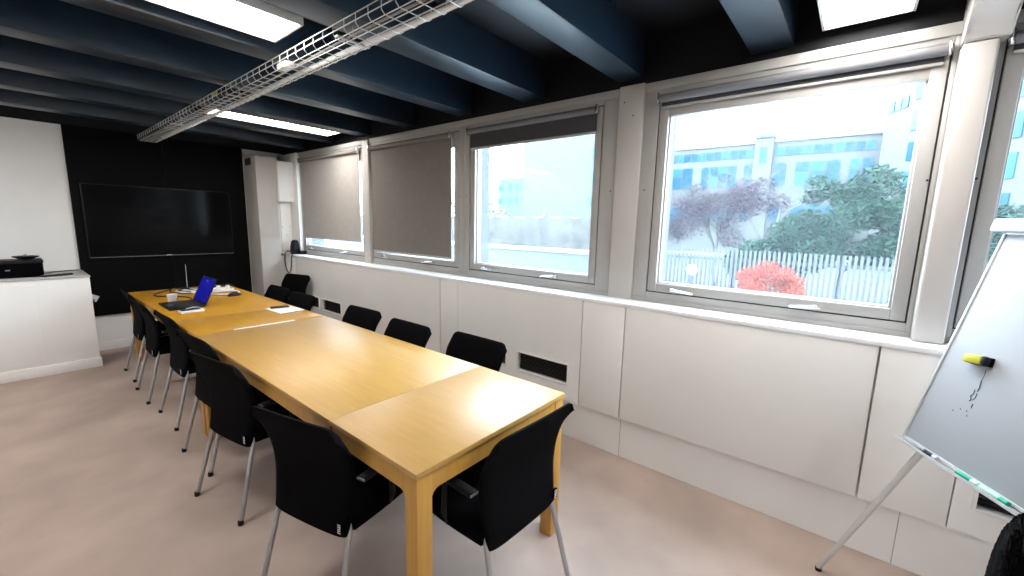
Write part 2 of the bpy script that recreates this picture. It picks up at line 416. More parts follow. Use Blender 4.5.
# things on the cabinet
r = empty('document_case', (-.75, 5.15, .95), 0, 'black box shaped case standing on the white cabinet', 'case')
MB().box(-.95, -.56, 5.05, 5.30, .9505, 1.10, .008).done('body', M['fabric'], r, r)
MB().box(-.955, -.555, 5.045, 5.305, 1.085, 1.115, .006).done('lid', M['plastic'], r, r)
MB().box(-.80, -.77, 5.040, 5.048, 1.02, 1.03).done('latch', M['steel'], r, r)
r = empty('speaker_puck', (-.66, 5.16, 1.115), 0, 'small dark dish on top of the black case', 'dish')
MB().lathe([(.02, 1.1155), (.045, 1.12), (.085, 1.14), (.09, 1.148), (.07, 1.145), (.02, 1.14)], (-.66, 5.16, 0), 20).done('dish', M['plastic'], r, r)
MB().lathe([(.012, 1.140), (.02, 1.152), (.008, 1.165)], (-.66, 5.16, 0), 12).done('knob', M['steel'], r, r)
def remote(x0, y0, x1, y1, lb):
    r = empty('remote_control', (x0, y0, .95), math.atan2(y1 - y0, x1 - x0), lb, 'remote')
    L = math.hypot(x1 - x0, y1 - y0)
    MB().box(0, L, -.022, .022, .0008, .018, .005).done('body', M['plastic'], r)
    for k in range(4):
        MB().box(.015 + k * .022, .028 + k * .022, -.012, .012, .0175, .0205, .002).done('button', M['steel'], r)
remote(-.585, 5.01, -.475, 5.05, 'dark remote control on the cabinet top nearest the black case')
remote(-.47, 5.05, -.375, 5.115, 'dark remote control on the cabinet top nearest the cabinet corner')
tag(MB().tube([(-.545, 5.33, .955), (-.48, 5.45, .955), (-.40, 5.5, .9545), (-.33, 5.53, .9545), (-.29, 5.55, .9545)], .0045).done('power_cable', M['cable_black']), 'thin dark cable running along the cabinet top by the wall', 'cable')

# ------------------------------------------------------------------ ceiling lights
LL = [((-.93, .28), (1.25, 1.565), 'long bright ceiling light panel nearest the top left'),
      ((.56, 1.725), (3.56, 3.84), 'far ceiling light panel beyond the wire cable tray'),
      ((.68, 1.84), (-1.09, -.785), 'square looking bright ceiling light panel above the right window'),
      ((-2.05, -.88), (3.56, 3.84), 'added fill light panel just outside the left of the view'),  # unseen panel added to brighten the cabinet, end wall and left floor
      ((-1.6, -.4), (-3.40, -3.09), 'added fill light panel behind the viewer'),  # unseen panel added as fill for the floor and parapet
      ((-1.6, -.4), (-5.70, -5.40), 'added fill light panel farthest behind the viewer')]  # second unseen fill panel, added deeper in the back of the room
for (x0, x1), (y0, y1), lb in LL:
    r = empty('ceiling_light', ((x0 + x1) / 2, (y0 + y1) / 2, 2.52), 0, lb, 'light', 'ceiling light panels')
    m = MB(); w = .012
    m.box(x0 - w, x1 + w, y0 - w, y0, 2.518, 2.56, .002); m.box(x0 - w, x1 + w, y1, y1 + w, 2.518, 2.56, .002)
    m.box(x0 - w, x0, y0, y1, 2.518, 2.56, .002); m.box(x1, x1 + w, y0, y1, 2.518, 2.56, .002)
    m.box(x0, x1, y0, y1, 2.545, 2.56)
    m.done('housing', M['light_frame'], r, r)
    MB().box(x0, x1, y0, y1, 2.530, 2.544).done('diffuser', M['light'], r, r)
    for x in (x0 + .15, x1 - .15):
        MB().tube([(x, (y0 + y1) / 2, 2.558), (x, (y0 + y1) / 2, 2.751)], .006).done('hanger', M['steel'], r, r)

# ------------------------------------------------------------------ wire cable tray
r = empty('cable_tray', (.4, 2.2, 2.42), 0, 'silver wire mesh cable tray hanging under the ceiling along the table', 'cable tray')
TX0, TX1, TZ0, TZ1, TY0, TY1 = .33, .505, 2.42, 2.475, -1.2, 5.54
m = MB()
for x, z in ((TX0 - .005, TZ1), (TX0 - .002, TZ0 + .028), (TX0 + .02, TZ0 + .003), (TX0 + .065, TZ0 + .003), (TX0 + .11, TZ0 + .003), (TX1 - .015, TZ0 + .003), (TX1 + .005, TZ0 + .03), (TX1 + .005, TZ1)):
    m.tube([(x, TY0, z), (x, TY1, z)], .0026, 6)
m.done('long_wires', M['white_metal'], r, r)
m = MB(); y = TY0 + .02
while y < TY1:
    m.tube([(TX0 - .003, y, TZ1 + .004), (TX0 - .003, y, TZ0 + .015), (TX0 + .012, y, TZ0), (TX1 - .012, y, TZ0), (TX1 + .003, y, TZ0 + .012), (TX1 + .003, y, TZ1 + .004)], .0026, 6)
    y += .1
m.done('cross_wires', M['white_metal'], r, r)
for y in (-.3, 1.0, 2.55, 4.1):
    m = MB(); m.tube([(.42, y, TZ0 + .01), (.42, y, 2.751)], .005, 8); m.box(TX0, TX1, y - .012, y + .012, TZ0 + .004, TZ0 + .010)
    m.done('hanger', M['steel'], r, r)
def wavy(x, z, ph, a=.012):
    return [(x + a * math.sin(k * .55 + ph), TY0 + .1 + k * .33, z + .004 * math.sin(k * .9 + ph)) for k in range(20)]
tag(MB().tube(wavy(.483, 2.436, .4, .003), .0115, 8).done('data_cable', M['white_plastic']), 'thick white cable lying in the wire cable tray', 'cable')
tag(MB().tube(wavy(.40, 2.435, 2.1), .006, 8).done('data_cable', mat('grey_cable', (.22, .22, .22), .5)), 'thin grey cable lying in the wire cable tray', 'cable')
r = empty('junction_box', (.375, 1.66, 2.428), 0, 'small pale junction box sitting in the wire cable tray', 'junction box')
MB().box(.345, .40, 1.60, 1.72, 2.4235, 2.455, .006).done('body', M['white_plastic'], r, r)
MB().tube([(.37, 1.598, 2.44), (.37, 1.575, 2.44)], .008).done('gland', M['white_plastic'], r, r)
tag(MB().box(.322, .334, 2.72, 2.80, 2.455, 2.478, .003).done('cable_tag', mat('yellow_tag', (.5, .45, .12), .6)), 'small yellow tag on the edge of the wire cable tray', 'tag')

# ------------------------------------------------------------------ conference tables
def fillet(x0, x1, z0, z1, rad, n=6):
    """apron outline with rounded lower ends that run into the legs"""
    p = [(x0, z1), (x1, z1), (x1, z0 - rad)]
    for k in range(n + 1):
        t = PI / 2 * k / n; p.append((x1 - rad + rad * math.cos(t), z0 - rad + rad * math.sin(t)))
    for k in range(n + 1):
        t = PI / 2 + PI / 2 * k / n; p.append((x0 + rad + rad * math.cos(t), z0 - rad + rad * math.sin(t)))
    p.append((x0, z0 - rad))
    q = []
    for v in p:
        if not q or (abs(q[-1][0] - v[0]) + abs(q[-1][1] - v[1])) > 1e-5: q.append(v)
    return q
def table(y0, y1, leaf_y, lb, leaf_lo):
    r = empty('conference_table', (.45, (y0 + y1) / 2, 0), 0, lb, 'table', 'birch tables in one row')
    W = .9; T0, T1 = .727, .75
    a, b = (leaf_y + .001, y1) if leaf_lo else (y0, leaf_y - .001)
    MB().box(0, W, a, b, T0, T1, .003).done('tabletop', M['wood' if leaf_lo else 'wood_deep'], r, r)
    a, b = (y0, leaf_y - .001) if leaf_lo else (leaf_y + .001, y1)
    MB().box(0, W, a, b, T0, T1, .003).done('extension_leaf', M['wood_leaf' if leaf_lo else 'wood_deep'], r, r)
    i, L = .006, .066
    for sx in (0, 1):
        for sy in (0, 1):
            x = i if sx == 0 else W - i - L; y = y0 + i if sy == 0 else y1 - i - L
            MB().box(x, x + L, y, y + L, 0, .7265, .003).done('leg', M['wood_leg'], r, r)
    m = MB()
    for y in (y0 + i + .004, y1 - i - .004 - .02):
        m = MB(); m.prism(fillet(i + L, W - i - L, .655, .7265, .035), 'y', y, y + .02)
        m.done('end_rail', M['wood_leg'], r, r)
    m = MB()
    ya, yb = y0 + i + L, y1 - i - L
    for x in (i + .004, W - i - .004 - .02):
        m = MB()
        for p, q in ((ya, leaf_y - .012), (leaf_y + .012, yb)):
            ol = fillet(p, q, .655, .7265, .035)
            # straight end where the rail stops at the leaf joint
            if q < yb - .001: ol = [(p, .7265), (q, .7265), (q, .655)] + [v for v in ol if v[0] < (p + q) / 2 and v[1] < .7264]
            else: ol = [(p, .7265), (q, .7265)] + [v for v in ol if v[0] > (p + q) / 2 and v[1] < .7264] + [(p, .655)]
            m.prism(ol, 'x', x, x + .02)
        m.done('side_rail', M['wood_leg'], r, r)
    MB().box(.05, .85, leaf_y - .03, leaf_y + .03, .69, .726).done('joint_bar', M['gasket'], r, r)
    return r
table(0, 2.412, .575, 'near birch dining style table with bright window glare on its end', True)
table(2.432, 4.882, 4.882 - 1.85, 'far birch table carrying the laptop and papers', False)
tag(MB().box(.225, .655, 2.408, 2.436, .7505, .7525, .0008).done('white_strip', M['white_plastic']), 'white strip lying over the joint between the two tables', 'strip')  # thin white strip across the gap between the tables

# ------------------------------------------------------------------ chairs
PROF = [(0, -.176, .372, .200), (.14, -.162, .45, .210), (.34, -.148, .55, .220), (.52, -.152, .64, .230), (.70, -.174, .725, .238), (.86, -.206, .79, .240), (.95, -.224, .828, .238), (1, -.234, .845, .235)]
def prof(v):
    for p, q in zip(PROF, PROF[1:]):
        if v <= q[0]:
            t = (v - p[0]) / (q[0] - p[0]); t2 = t
            return [p[k] + (q[k] - p[k]) * t2 for k in (1, 2, 3)]
    return PROF[-1][1:]
def smooth_prof(v):
    s = [0, 0, 0]; n = 0
    for d in (-.06, -.03, 0, .03, .06):
        q = prof(min(1, max(0, v + d * min(1, v * 6, (1 - v) * 6 + .15)))); n += 1
        s = [s[k] + q[k] for k in range(3)]
    return [x / n for x in s]
def make_chair():
    r = empty('visitor_chair')
    def seat(u, v, sd):
        x = (u - .5) * 2; y = -.15 + v * .43
        hw = .222 + .012 * math.sin(v * PI)
        e = min(1, (1 - abs(x)) * 7, v * 8 + .2, (1 - v) * 8); e = max(0, e) ** .5
        zt = .445 + .018 * e - .018 * max(0, v - .75) * 3 * (v - .75) * 4
        return Vector((x * hw, y, zt if sd == 1 else .405 - .01 * e))
    MB().shell(seat, 16, 16).done('seat', M['fabric'], r, angle=70)
    def back(u, v, sd):
        y, z, hw = smooth_prof(v)
        x = (u - .5) * 2
        ax = abs(x) * hw; rc = .045
        dx = max(0, ax - (hw - rc)); cut = (rc - math.sqrt(max(0, rc * rc - dx * dx))) * min(1, max(0, (v - .6) / .4) ** 2)
        low = .012 * (abs(x) ** 8) * max(0, (.1 - v) / .1)
        e = max(.12, min(1, (1 - abs(x)) * 8, (1 - v) * 9, v * 9)) ** .5
        yy = y + .006 * x * x + (-.013 * e if sd == 0 else .016 * e)
        return Vector((x * hw, yy, z - cut + low))
    MB().shell(back, 28, 22).done('backrest', M['mesh_fabric'], r, angle=70)
    for s in (-1, 1):
        lg = MB().tube([(s * .196, -.145, .425), (s * .199, -.16, .37), (s * .222, -.255, .012)], .0115, 10).done('leg', M['steel'], r)
        MB().lathe([(.0125, 0), (.014, .004), (.014, .022), (.0115, .026)], (s * .2225, -.257, 0), 10).done('foot_cap', M['plastic'], lg)
        lg = MB().tube([(s * .225, .20, .40), (s * .228, .235, .36), (s * .24, .27, .012)], .0115, 10).done('leg', M['steel'], r)
        MB().lathe([(.0125, 0), (.014, .004), (.014, .022), (.0115, .026)], (s * .2405, .271, 0), 10).done('foot_cap', M['plastic'], lg)
    m = MB()
    for s in (-1, 1):
        m.tube([(s * .196, -.145, .415), (s * .205, 0, .402), (s * .225, .205, .402)], .0105, 8)
    m.tube([(-.222, .19, .398), (.222, .19, .398)], .0105, 8)
    m.done('seat_frame', M['steel'], r)
    for s in (-1, 1):
        m = MB()
        m.box(s * .226 - .02, s * .226 + .02, -.115, .085, .585, .607, .009, 3)
        m.tube([(s * .222, .03, .405), (s * .238, .04, .45), (s * .226, .045, .59)], [.012, .012, .010], 8)
        ar = m.done('armrest', M['plastic'], r)
        MB().box(s * .226 - .019, s * .226 + .019, -.119, -.115, .592, .602, .001).done('end_cap', M['steel'], ar)
    tg = MB().box(.176, .196, -.190, -.180, .402, .446, .001).done('fabric_tag', M['fabric'], r)
    tg['label'] = 'black tag with white letters'
    mt = Matrix.Translation((.186, -.1905, .424)) @ Matrix.Rotation(PI / 2, 4, 'X') @ Matrix.Rotation(-PI / 2, 4, 'Z')
    text_mesh('lettering', 'mu', .032, M['white_text'], tg, mt)
    return r
G = 'black chairs around the tables'
R = math.radians
CH = [(.05, .573, -90 + 14, 'black chair nearest the camera on the aisle side of the table'),
      (.065, 1.525, -90 + 10, 'second black chair from the camera on the aisle side of the table'),
      (.12, 2.10, -90 + 4, 'third black chair from the camera on the aisle side, at the joint of the tables'),
      (.142, 2.915, -90 + 1, 'fourth black chair from the camera on the aisle side of the table'),
      (.109, 3.625, -90, 'fifth black chair from the camera on the aisle side, beside the laptop'),
      (.13, 4.325, -90, 'farthest black chair on the aisle side, nearest the black end wall'),
      (.44, .05, -2, 'black chair with armrests pushed in at the near end of the table'),
      (.865, .775, 90, 'black chair on the window side nearest the near end of the table'),
      (.80, 1.40, 90, 'second black chair from the near end on the window side'),
      (.84, 2.06, 92, 'third black chair from the near end on the window side'),
      (.80, 3.08, 92, 'window side black chair just beyond the notepad, nearer of the far pair'),
      (.82, 3.68, 92, 'window side black chair at the far end, farther of the far pair'),
      (1.40, 4.52, 104, 'black chair standing back against the white panels below the far blind')]
proto = make_chair()
for i, (x, y, a, lb) in enumerate(CH):
    o = proto if i == 0 else copy_tree(proto)
    o.location = (x, y, 0); o.rotation_euler = (0, 0, R(a)); tag(o, lb, 'chair', G)

# ------------------------------------------------------------------ things on the table
TT = .7505
r = empty('laptop', (.20, 3.69, TT), 0, 'open black laptop with dark blue screen on the far table', 'laptop')
MB().box(.07, .33, 3.49, 3.89, TT, TT + .016, .004).done('base', M['plastic'], r, r)
MB().box(.15, .31, 3.52, 3.86, TT + .0158, TT + .0172, .0005).done('keyboard', M['gasket'], r, r)
MB().box(.085, .14, 3.63, 3.75, TT + .0158, TT + .0168, .0003).done('touchpad', mat('touchpad_grey', (.03, .03, .032), .4), r, r)
tilt = Matrix.Translation((.33, 0, TT + .012)) @ Matrix.Rotation(R(24), 4, 'Y')
lid = MB().box(-.002, .005, 3.49, 3.89, 0, .255, .002, mtx=tilt).done('lid', M['plastic'], r, r)
MB().box(-.0035, -.0019, 3.50, 3.88, .018, .245, mtx=tilt).done('screen', M['screen'], lid, r)
MB().box(-.005, -.0034, 3.685, 3.70, .21, .225, mtx=tilt).done('screen_icon', mat('pale_blue_icon', (.02, .03, .1), .4, emit=(.1, .2, .7), es=.5), lid, r)
r = empty('paper_cup', (.165, 3.93, TT), 0, 'small white cup behind the open laptop', 'cup')
MB().lathe([(.032, TT), (.034, TT + .002), (.042, TT + .072), (.044, TT + .075), (.041, TT + .074), (.033, TT + .01), (.005, TT + .008)], (.185, 3.95, 0), 24).done('cup', mat('white_cup', (.9, .9, .9), .5), r, r)
r = empty('desk_phone', (.185, 3.32, TT), R(5), 'flat white handset with black top in front of the laptop', 'handset')
MB().box(-.085, .085, -.045, .045, 0, .022, .006).done('body', M['white_plastic'], r)
MB().box(-.075, .060, -.035, .035, .0215, .0245, .001).done('display', M['plastic'], r)
MB().tube([(-.03, .03, .026), (.02, .035, .034), (.07, .03, .026)], .006).done('cord_loop', M['steel'], r)
r = empty('computer_mouse', (.70, 3.96, TT), R(15), 'black computer mouse beside the tangle of white leads', 'mouse')
def mou(u, v, sd):
    a = (u - .5) * 2; b = (v - .5) * 2
    e = max(0, 1 - a * a * .9 - b * b * .85)
    return Vector((a * .062 * (1 - .12 * b * b), b * .036 * (1 - .15 * a * a), 0.0005 if sd == 0 else .004 + .034 * e ** .6))
MB().shell(mou, 12, 10).done('shell', M['plastic'], r, angle=60)
MB().tube([(.03, -.003, .034), (.03, .003, .034)], .008, 10).done('wheel', M['steel'], r)
r = empty('notepad', (.765, 2.88, TT), R(3), 'white notepad lying on the table by the window side', 'notepad')
MB().box(-.105, .105, -.145, .145, 0, .008, .001).done('pages', M['white_paper'], r)
MB().box(-.106, .106, -.146, .146, -.0003, .0012).done('cover', M['plastic'], r)
r = empty('phone_handset', (.763, 2.98, TT + .0082), R(-12), 'dark phone lying on the white notepad', 'phone')
MB().box(-.075, .075, -.035, .035, 0, .009, .003).done('body', mat('dark_phone', (.02, .02, .025), .3), r)
MB().box(-.071, .071, -.031, .031, .0088, .0096).done('display', M['tv_screen'], r)
# papers and leads beyond the laptop
def sheet(x, y, z, rz, w, h, lb, name='paper_sheet'):
    r = empty(name, (x, y, z), rz)
    def f(u, v, sd):
        return Vector(((u - .5) * w, (v - .5) * h, .0004 + .002 * (math.sin(u * 3.1) * v * v) + (.0012 if sd else 0)))
    o = MB().shell(f, 8, 8).done(name, M['white_paper'])
    o.location = (x, y, z); o.rotation_euler = (0, 0, rz); bpy.data.objects.remove(r)
    return tag(o, lb, 'paper', 'loose papers on the far table')
sheet(.47, 4.56, TT, R(8), .21, .297, 'white paper sheet behind the laptop screen at its left')
sheet(.68, 4.50, TT, R(-10), .21, .297, 'white paper sheet just right of the blue laptop screen')
r = empty('dark_folder', (.79, 4.775, TT), R(2), 'flat dark folder at the far corner of the table', 'folder')
MB().box(-.13, .13, -.085, .085, 0, .012, .002).done('cover', M['plastic'], r)
MB().box(-.125, .128, -.08, .08, .003, .009).done('pages', M['white_paper'], r)
r = empty('power_strip', (.66, 4.31, TT), R(-25), 'white power strip with plugs beside the black mouse', 'power strip')
MB().box(-.14, .14, -.028, .028, 0, .04, .008).done('body', M['white_plastic'], r)
for k in range(3):
    MB().lathe([(.020, .0405), (.022, .05), (.018, .072)], (-.085 + k * .085, 0, 0), 14).done('plug', M['white_plastic'], r)
def lead(pts, rad, m, lb, name='power_lead'):
    P = [Vector(p) for p in pts]; out = []
    for i in range(len(P) - 1):
        p0, p1, p2, p3 = P[max(i - 1, 0)], P[i], P[i + 1], P[min(i + 2, len(P) - 1)]
        for k in range(6):
            t = k / 6
            out.append(.5 * ((2 * p1) + (-p0 + p2) * t + (2 * p0 - 5 * p1 + 4 * p2 - p3) * t * t + (-p0 + 3 * p1 - 3 * p2 + p3) * t ** 3))
    out.append(P[-1])
    return tag(MB().tube(out, rad, 8).done(name, m), lb, 'cable')
z = TT + .0065
lead([(.34, 3.96, z), (.34, 4.12, z), (.27, 4.24, z), (.15, 4.38, z), (.16, 4.55, z), (.25, 4.66, z), (.33, 4.72, z + .01), (.30, 4.60, z), (.36, 4.42, z), (.42, 4.30, z + .01)], .0055, M['cable_black'], 'black lead looping on the table behind the white cup')
lead([(.43, 4.40, z + .016), (.36, 4.52, z + .016), (.40, 4.66, z + .006), (.47, 4.75, z + .006), (.40, 4.78, z + .006), (.36, 4.68, z + .026), (.45, 4.46, z + .026), (.52, 4.40, z + .006)], .0055, M['cable_black'], 'dark tangled lead lying in front of the white rod')
zw = TT + .010
lead([(.50, 4.21, zw), (.57, 4.10, zw), (.65, 4.03, zw), (.74, 4.06, zw), (.80, 4.12, zw), (.76, 4.18, zw + .012), (.70, 4.13, zw + .022), (.61, 4.13, zw + .022), (.58, 4.20, zw + .01), (.63, 4.21, zw)], .009, M['white_plastic'], 'bundled white lead coiled behind the black mouse')
lead([(.47, 4.03, z), (.50, 4.08, z), (.495, 4.13, z), (.46, 4.17, z)], .006, M['cable_black'], 'short black lead beside the lower edge of the laptop screen')
r = empty('rod_antenna', (.49, 4.78, TT), 0, 'thin upright white rod at the far end of the table', 'antenna')
MB().lathe([(.02, TT), (.02, TT + .006), (.008, TT + .012)], (.49, 4.78, 0), 16).done('foot', M['plastic'], r, r)
MB().tube([(.49, 4.78, TT + .012), (.492, 4.78, 1.03)], [.0024, .0018]).done('rod', M['white_plastic'], r, r)

# sill phone
r = empty('desk_telephone', (1.80, 5.05, 1.075), 0, 'black telephone standing on the sill in the far corner', 'telephone')
m = MB(); prf = [(-.055, .0), (.055, 0), (.052, .10), (.035, .165), (.012, .195), (-.012, .195), (-.035, .165), (-.052, .10)]
m.prism(prf, 'y', -.04, .04); bmesh.ops.bevel(m.bm, geom=m.bm.edges[:], offset=.008, segments=2, affect='EDGES')
for v in m.bm.verts: v.co = Matrix.Rotation(R(20), 4, 'Z') @ v.co + Vector((0, -.02, .0008))
m.done('handset_cradle', M['plastic'], r)
MB().box(.02, .10, -.16, -.03, .001, .05, .01).done('base', M['plastic'], r)
lead([(1.775, 5.0, 1.10), (1.72, 5.04, 1.115), (1.695, 5.10, 1.085), (1.690, 5.12, .98), (1.690, 5.08, .87), (1.695, 5.02, .82), (1.698, 4.96, .87), (1.700, 4.93, .99), (1.715, 4.93, 1.082), (1.76, 4.96, 1.085)], .007, M['cable_black'], 'black curly cord hanging from the sill below the telephone', 'telephone_cord')

# ------------------------------------------------------------------ flip chart easel
BLp = Vector((1.49732, -1.25444, .73428)); u = Vector((-.850701, -.52565, 0)); v = Vector((.132025, -.213667, .967944)); n = u.cross(v)
MX = Matrix(((u.x, v.x, n.x, BLp.x), (u.y, v.y, n.y, BLp.y), (u.z, v.z, n.z, BLp.z), (0, 0, 0, 1)))
r = bpy.data.objects.new('flip_chart', None); COL.objects.link(r); r.matrix_basis = MX; r.empty_display_size = .1
tag(r, 'white magnetic flip chart board on a tripod stand at the right', 'flip chart')
BW, BH = .70, .87
MB().box(.008, BW - .008, .008, BH, -.012, -.002, .001).done('board', M['board'], r)
m = MB(); m.box(0, .010, 0, BH, -.016, .002, .002); m.box(BW - .010, BW, 0, BH, -.016, .002, .002); m.box(.01, BW - .01, 0, .012, -.016, .002, .002); m.box(.01, BW - .01, BH - .01, BH, -.016, .002, .002)
m.done('frame', M['grey_frame'], r)
m = MB(); m.box(-.03, BW + .03, BH - .005, BH + .045, .003, .03, .009, 3)
m.done('clamp_bar', M['grey_frame'], r)
m = MB(); m.box(0, BW, -.012, -.007, -.014, .026, .001); m.box(0, BW, -.007, -.001, .0235, .026, .001)
m.done('pen_tray', M['grey_frame'], r)
inv = MX.inverted()
def W2(p): return inv @ Vector(p)
lg = MB().tube([Vector((.06, .40, -.022)), Vector((.075, -.02, -.024)), W2((1.483, -1.056, .012))], [.0125, .0125, .0105], 12).done('leg', M['white_metal'], r)
MB().tube([W2((1.4835, -1.055, .014)), W2((1.482, -1.0565, .0))], .013).done('foot_cap', M['plastic'], lg)
f2 = W2((.72, -1.51, .012))
lg = MB().tube([Vector((BW - .06, .40, -.022)), Vector((BW - .075, -.02, -.024)), f2], [.0125, .0125, .0105], 12).done('leg', M['white_metal'], r)
MB().tube([f2, W2((.72, -1.51, 0))], .013).done('foot_cap', M['plastic'], lg)
f3 = W2((1.50, -2.05, .012))
lg = MB().tube([Vector((BW / 2, .70, -.03)), f3], [.0125, .0105], 12).done('leg', M['white_metal'], r)
MB().tube([f3, W2((1.50, -2.05, 0))], .013).done('foot_cap', M['plastic'], lg)
# ink strokes left on the board
m = MB()
def stroke(pts, w):
    m.tube([(a, b, -.0018) for a, b in pts], w, 6)
stroke([(.172, .366), (.176, .345), (.175, .33)], .0011)
stroke([(.175, .328), (.181, .30), (.180, .285)], .0022)
stroke([(.170, .288), (.172, .272), (.166, .262), (.174, .25), (.170, .243)], .0018)
stroke([(.182, .278), (.184, .262), (.178, .25)], .0015)
stroke([(.186, .238), (.188, .222)], .0020)
for a, b in ((.132, .187), (.155, .203), (.178, .205), (.186, .19)): stroke([(a, b), (a + .0015, b + .003)], .0018)
mk = m.done('ink_marks', M['ink'], r); mk['label'] = 'teal pen smear and dots'
# eraser on the board and pens in the tray
def board_thing(name, label, cat, a, b, ang, dz=0):
    o = bpy.data.objects.new(name, None); COL.objects.link(o); o.empty_display_size = .05
    o.matrix_basis = MX @ Matrix.Translation((a, b, dz)) @ Matrix.Rotation(ang, 4, 'Z')
    return tag(o, label, cat)
e = board_thing('board_eraser', 'yellow and black magnetic eraser stuck on the white board', 'eraser', .148, .392, .13, -.0018)
MB().box(-.036, .040, -.0165, .0165, .0, .012, .003).done('felt_pad', M['fabric'], e)
MB().box(-.040, .024, -.0165, .0165, .011, .033, .006).done('grip', M['yellow'], e)
MB().box(.022, .040, -.0165, .0165, .011, .033, .006).done('end_cap', M['plastic'], e)
def pen(lb, a, L, body, cap, lab=None):
    e = board_thing('marker_pen', lb, 'pen', a, .0022, 0, .0125)
    e['group'] = 'pens in the flip chart tray'
    MB().tube([(.0, 0, 0), (L * .68, 0, 0), (L * .70, 0, 0)], [.0083, .0083, .007], 12).done('barrel', body, e)
    MB().tube([(L * .70, 0, 0), (L * .98, 0, 0), (L, 0, 0)], [.0086, .0086, .006], 12).done('cap', cap, e)
    if lab: MB().tube([(L * .18, 0, 0), (L * .55, 0, 0)], .0086, 12).done('label_band', lab, e)
pen('grey pen with dark ends at the left end of the tray', .125, .055, M['plastic'], M['grey_frame'])
pen('green board marker lying in the middle of the tray', .262, .075, M['green'], M['pale_green'])
pen('pale green marker with dark green end at the right of the tray', .345, .09, M['pale_green'], M['green'])

# black fleece coat over a chair at the lower right edge
ck = copy_tree(proto); ck.location = (.365, -1.63, 0); ck.rotation_euler = (0, 0, R(183))
tag(ck, 'black chair at the lower right edge with a fleece coat over it', 'chair', G)
coat = empty('fleece_coat', (.33, -1.36, .35), 0, 'shaggy black fleece coat at the lower right edge of the view', 'coat')
def fleece(c, h, e, seed):
    """a soft slab with rounded edges and a tufted surface"""
    rnd = random.Random(seed); m = MB()
    bmesh.ops.create_icosphere(m.bm, subdivisions=6, radius=1)
    for q in m.bm.verts:
        d = q.co.normalized(); P = []
        for k in range(3): P.append(math.copysign(abs(d[k]) ** e, d[k]) * h[k])
        t = 1 + rnd.uniform(-.018, .018) + .02 * math.sin(d.z * 11 + seed) * math.sin(d.x * 9)
        q.co = Vector(c) + Vector(P) * t
    return m
fleece((.365, -1.40, .66), (.225, .045, .31), .45, 1).done('coat_body', M['fleece'], coat, coat)
fleece((.365, -1.44, .965), (.225, .095, .085), .6, 2).done('collar', M['fleece'], coat, coat)
fleece((.54, -1.375, .64), (.06, .05, .33), .6, 3).done('sleeve', M['fleece'], coat, coat)
fleece((.21, -1.375, .62), (.06, .05, .30), .6, 4).done('sleeve', M['fleece'], coat, coat)

# ------------------------------------------------------------------ outdoors
struct(MB().box(2.4, 90, -60, 70, -.5, -.3).done('ground', M['ground_out']), 'pale ground outside the windows')
lawn = MB().box(8.3, 31, -40, 9.6, -.299, -.27).done('lawn', mat('dull_lawn', (.045, .065, .045), .95, var=.25, scale=3)); struct(lawn, 'dull lawn behind the slat fence')
r = empty('slat_fence', (8, .3, -.3), 0, 'grey vertical slat fence outside the large window', 'fence')
m = MB(); y = -4.2
while y < 3.1:
    m.box(8.0, 8.03, y, y + .042, -.2, 1.165, .004); y += .076
m.done('slats', M['fence'], r, r)
for zz in (.1, .95): MB().box(8.03, 8.06, -4.2, 3.1, zz, zz + .05).done('rail', M['fence'], r, r)
for yy in (-4.1, -1.7, .7, 3.0):
    MB().box(8.06, 8.12, yy, yy + .06, -.3, 1.2, .004).done('post', M['fence'], r, r)
r = empty('garden_lamp', (7.7, 1.385, -.3), 0, 'round white globe lamp in front of the left part of the fence', 'lamp')
MB().lathe([(.02, .655), (.07, .69), (.098, .745), (.10, .76), (.098, .775), (.07, .83), (.02, .858)], (7.7, 1.385, 0), 20).done('globe', M['white_plastic'], r, r)
MB().tube([(7.7, 1.385, -.3), (7.7, 1.385, .66)], .018).done('post', M['fence'], r, r)
r = empty('stone_bank', (10.3, 8.5, -.3), 0, 'pale rubble stone wall seen through the middle window', 'stone wall')
m = MB()
def bank(u, v, sd):
    y = 4.2 + u * 16; z = -.3 + v * 2.08
    return Vector(((10.0 if sd == 0 else 10.6) + .03 * math.sin(y * 37) * math.sin(z * 41) * (1 - sd), y, z + (.03 * math.sin(y * 9) if v > .99 else 0)))
m.shell(bank, 160, 20); m.done('stonework', M['stone'], r, r)
r = empty('garden_wall', (6, 4, -.3), 0, 'low pale blue garden wall with white coping outside the middle window', 'wall')
MB().box(6, 6.15, 2.55, 34, -.3, 1.03, .01).done('wall_body', M['low_wall'], r, r)
MB().box(5.97, 6.2, 2.52, 34, 1.031, 1.10, .01).done('coping', M['coping'], r, r)

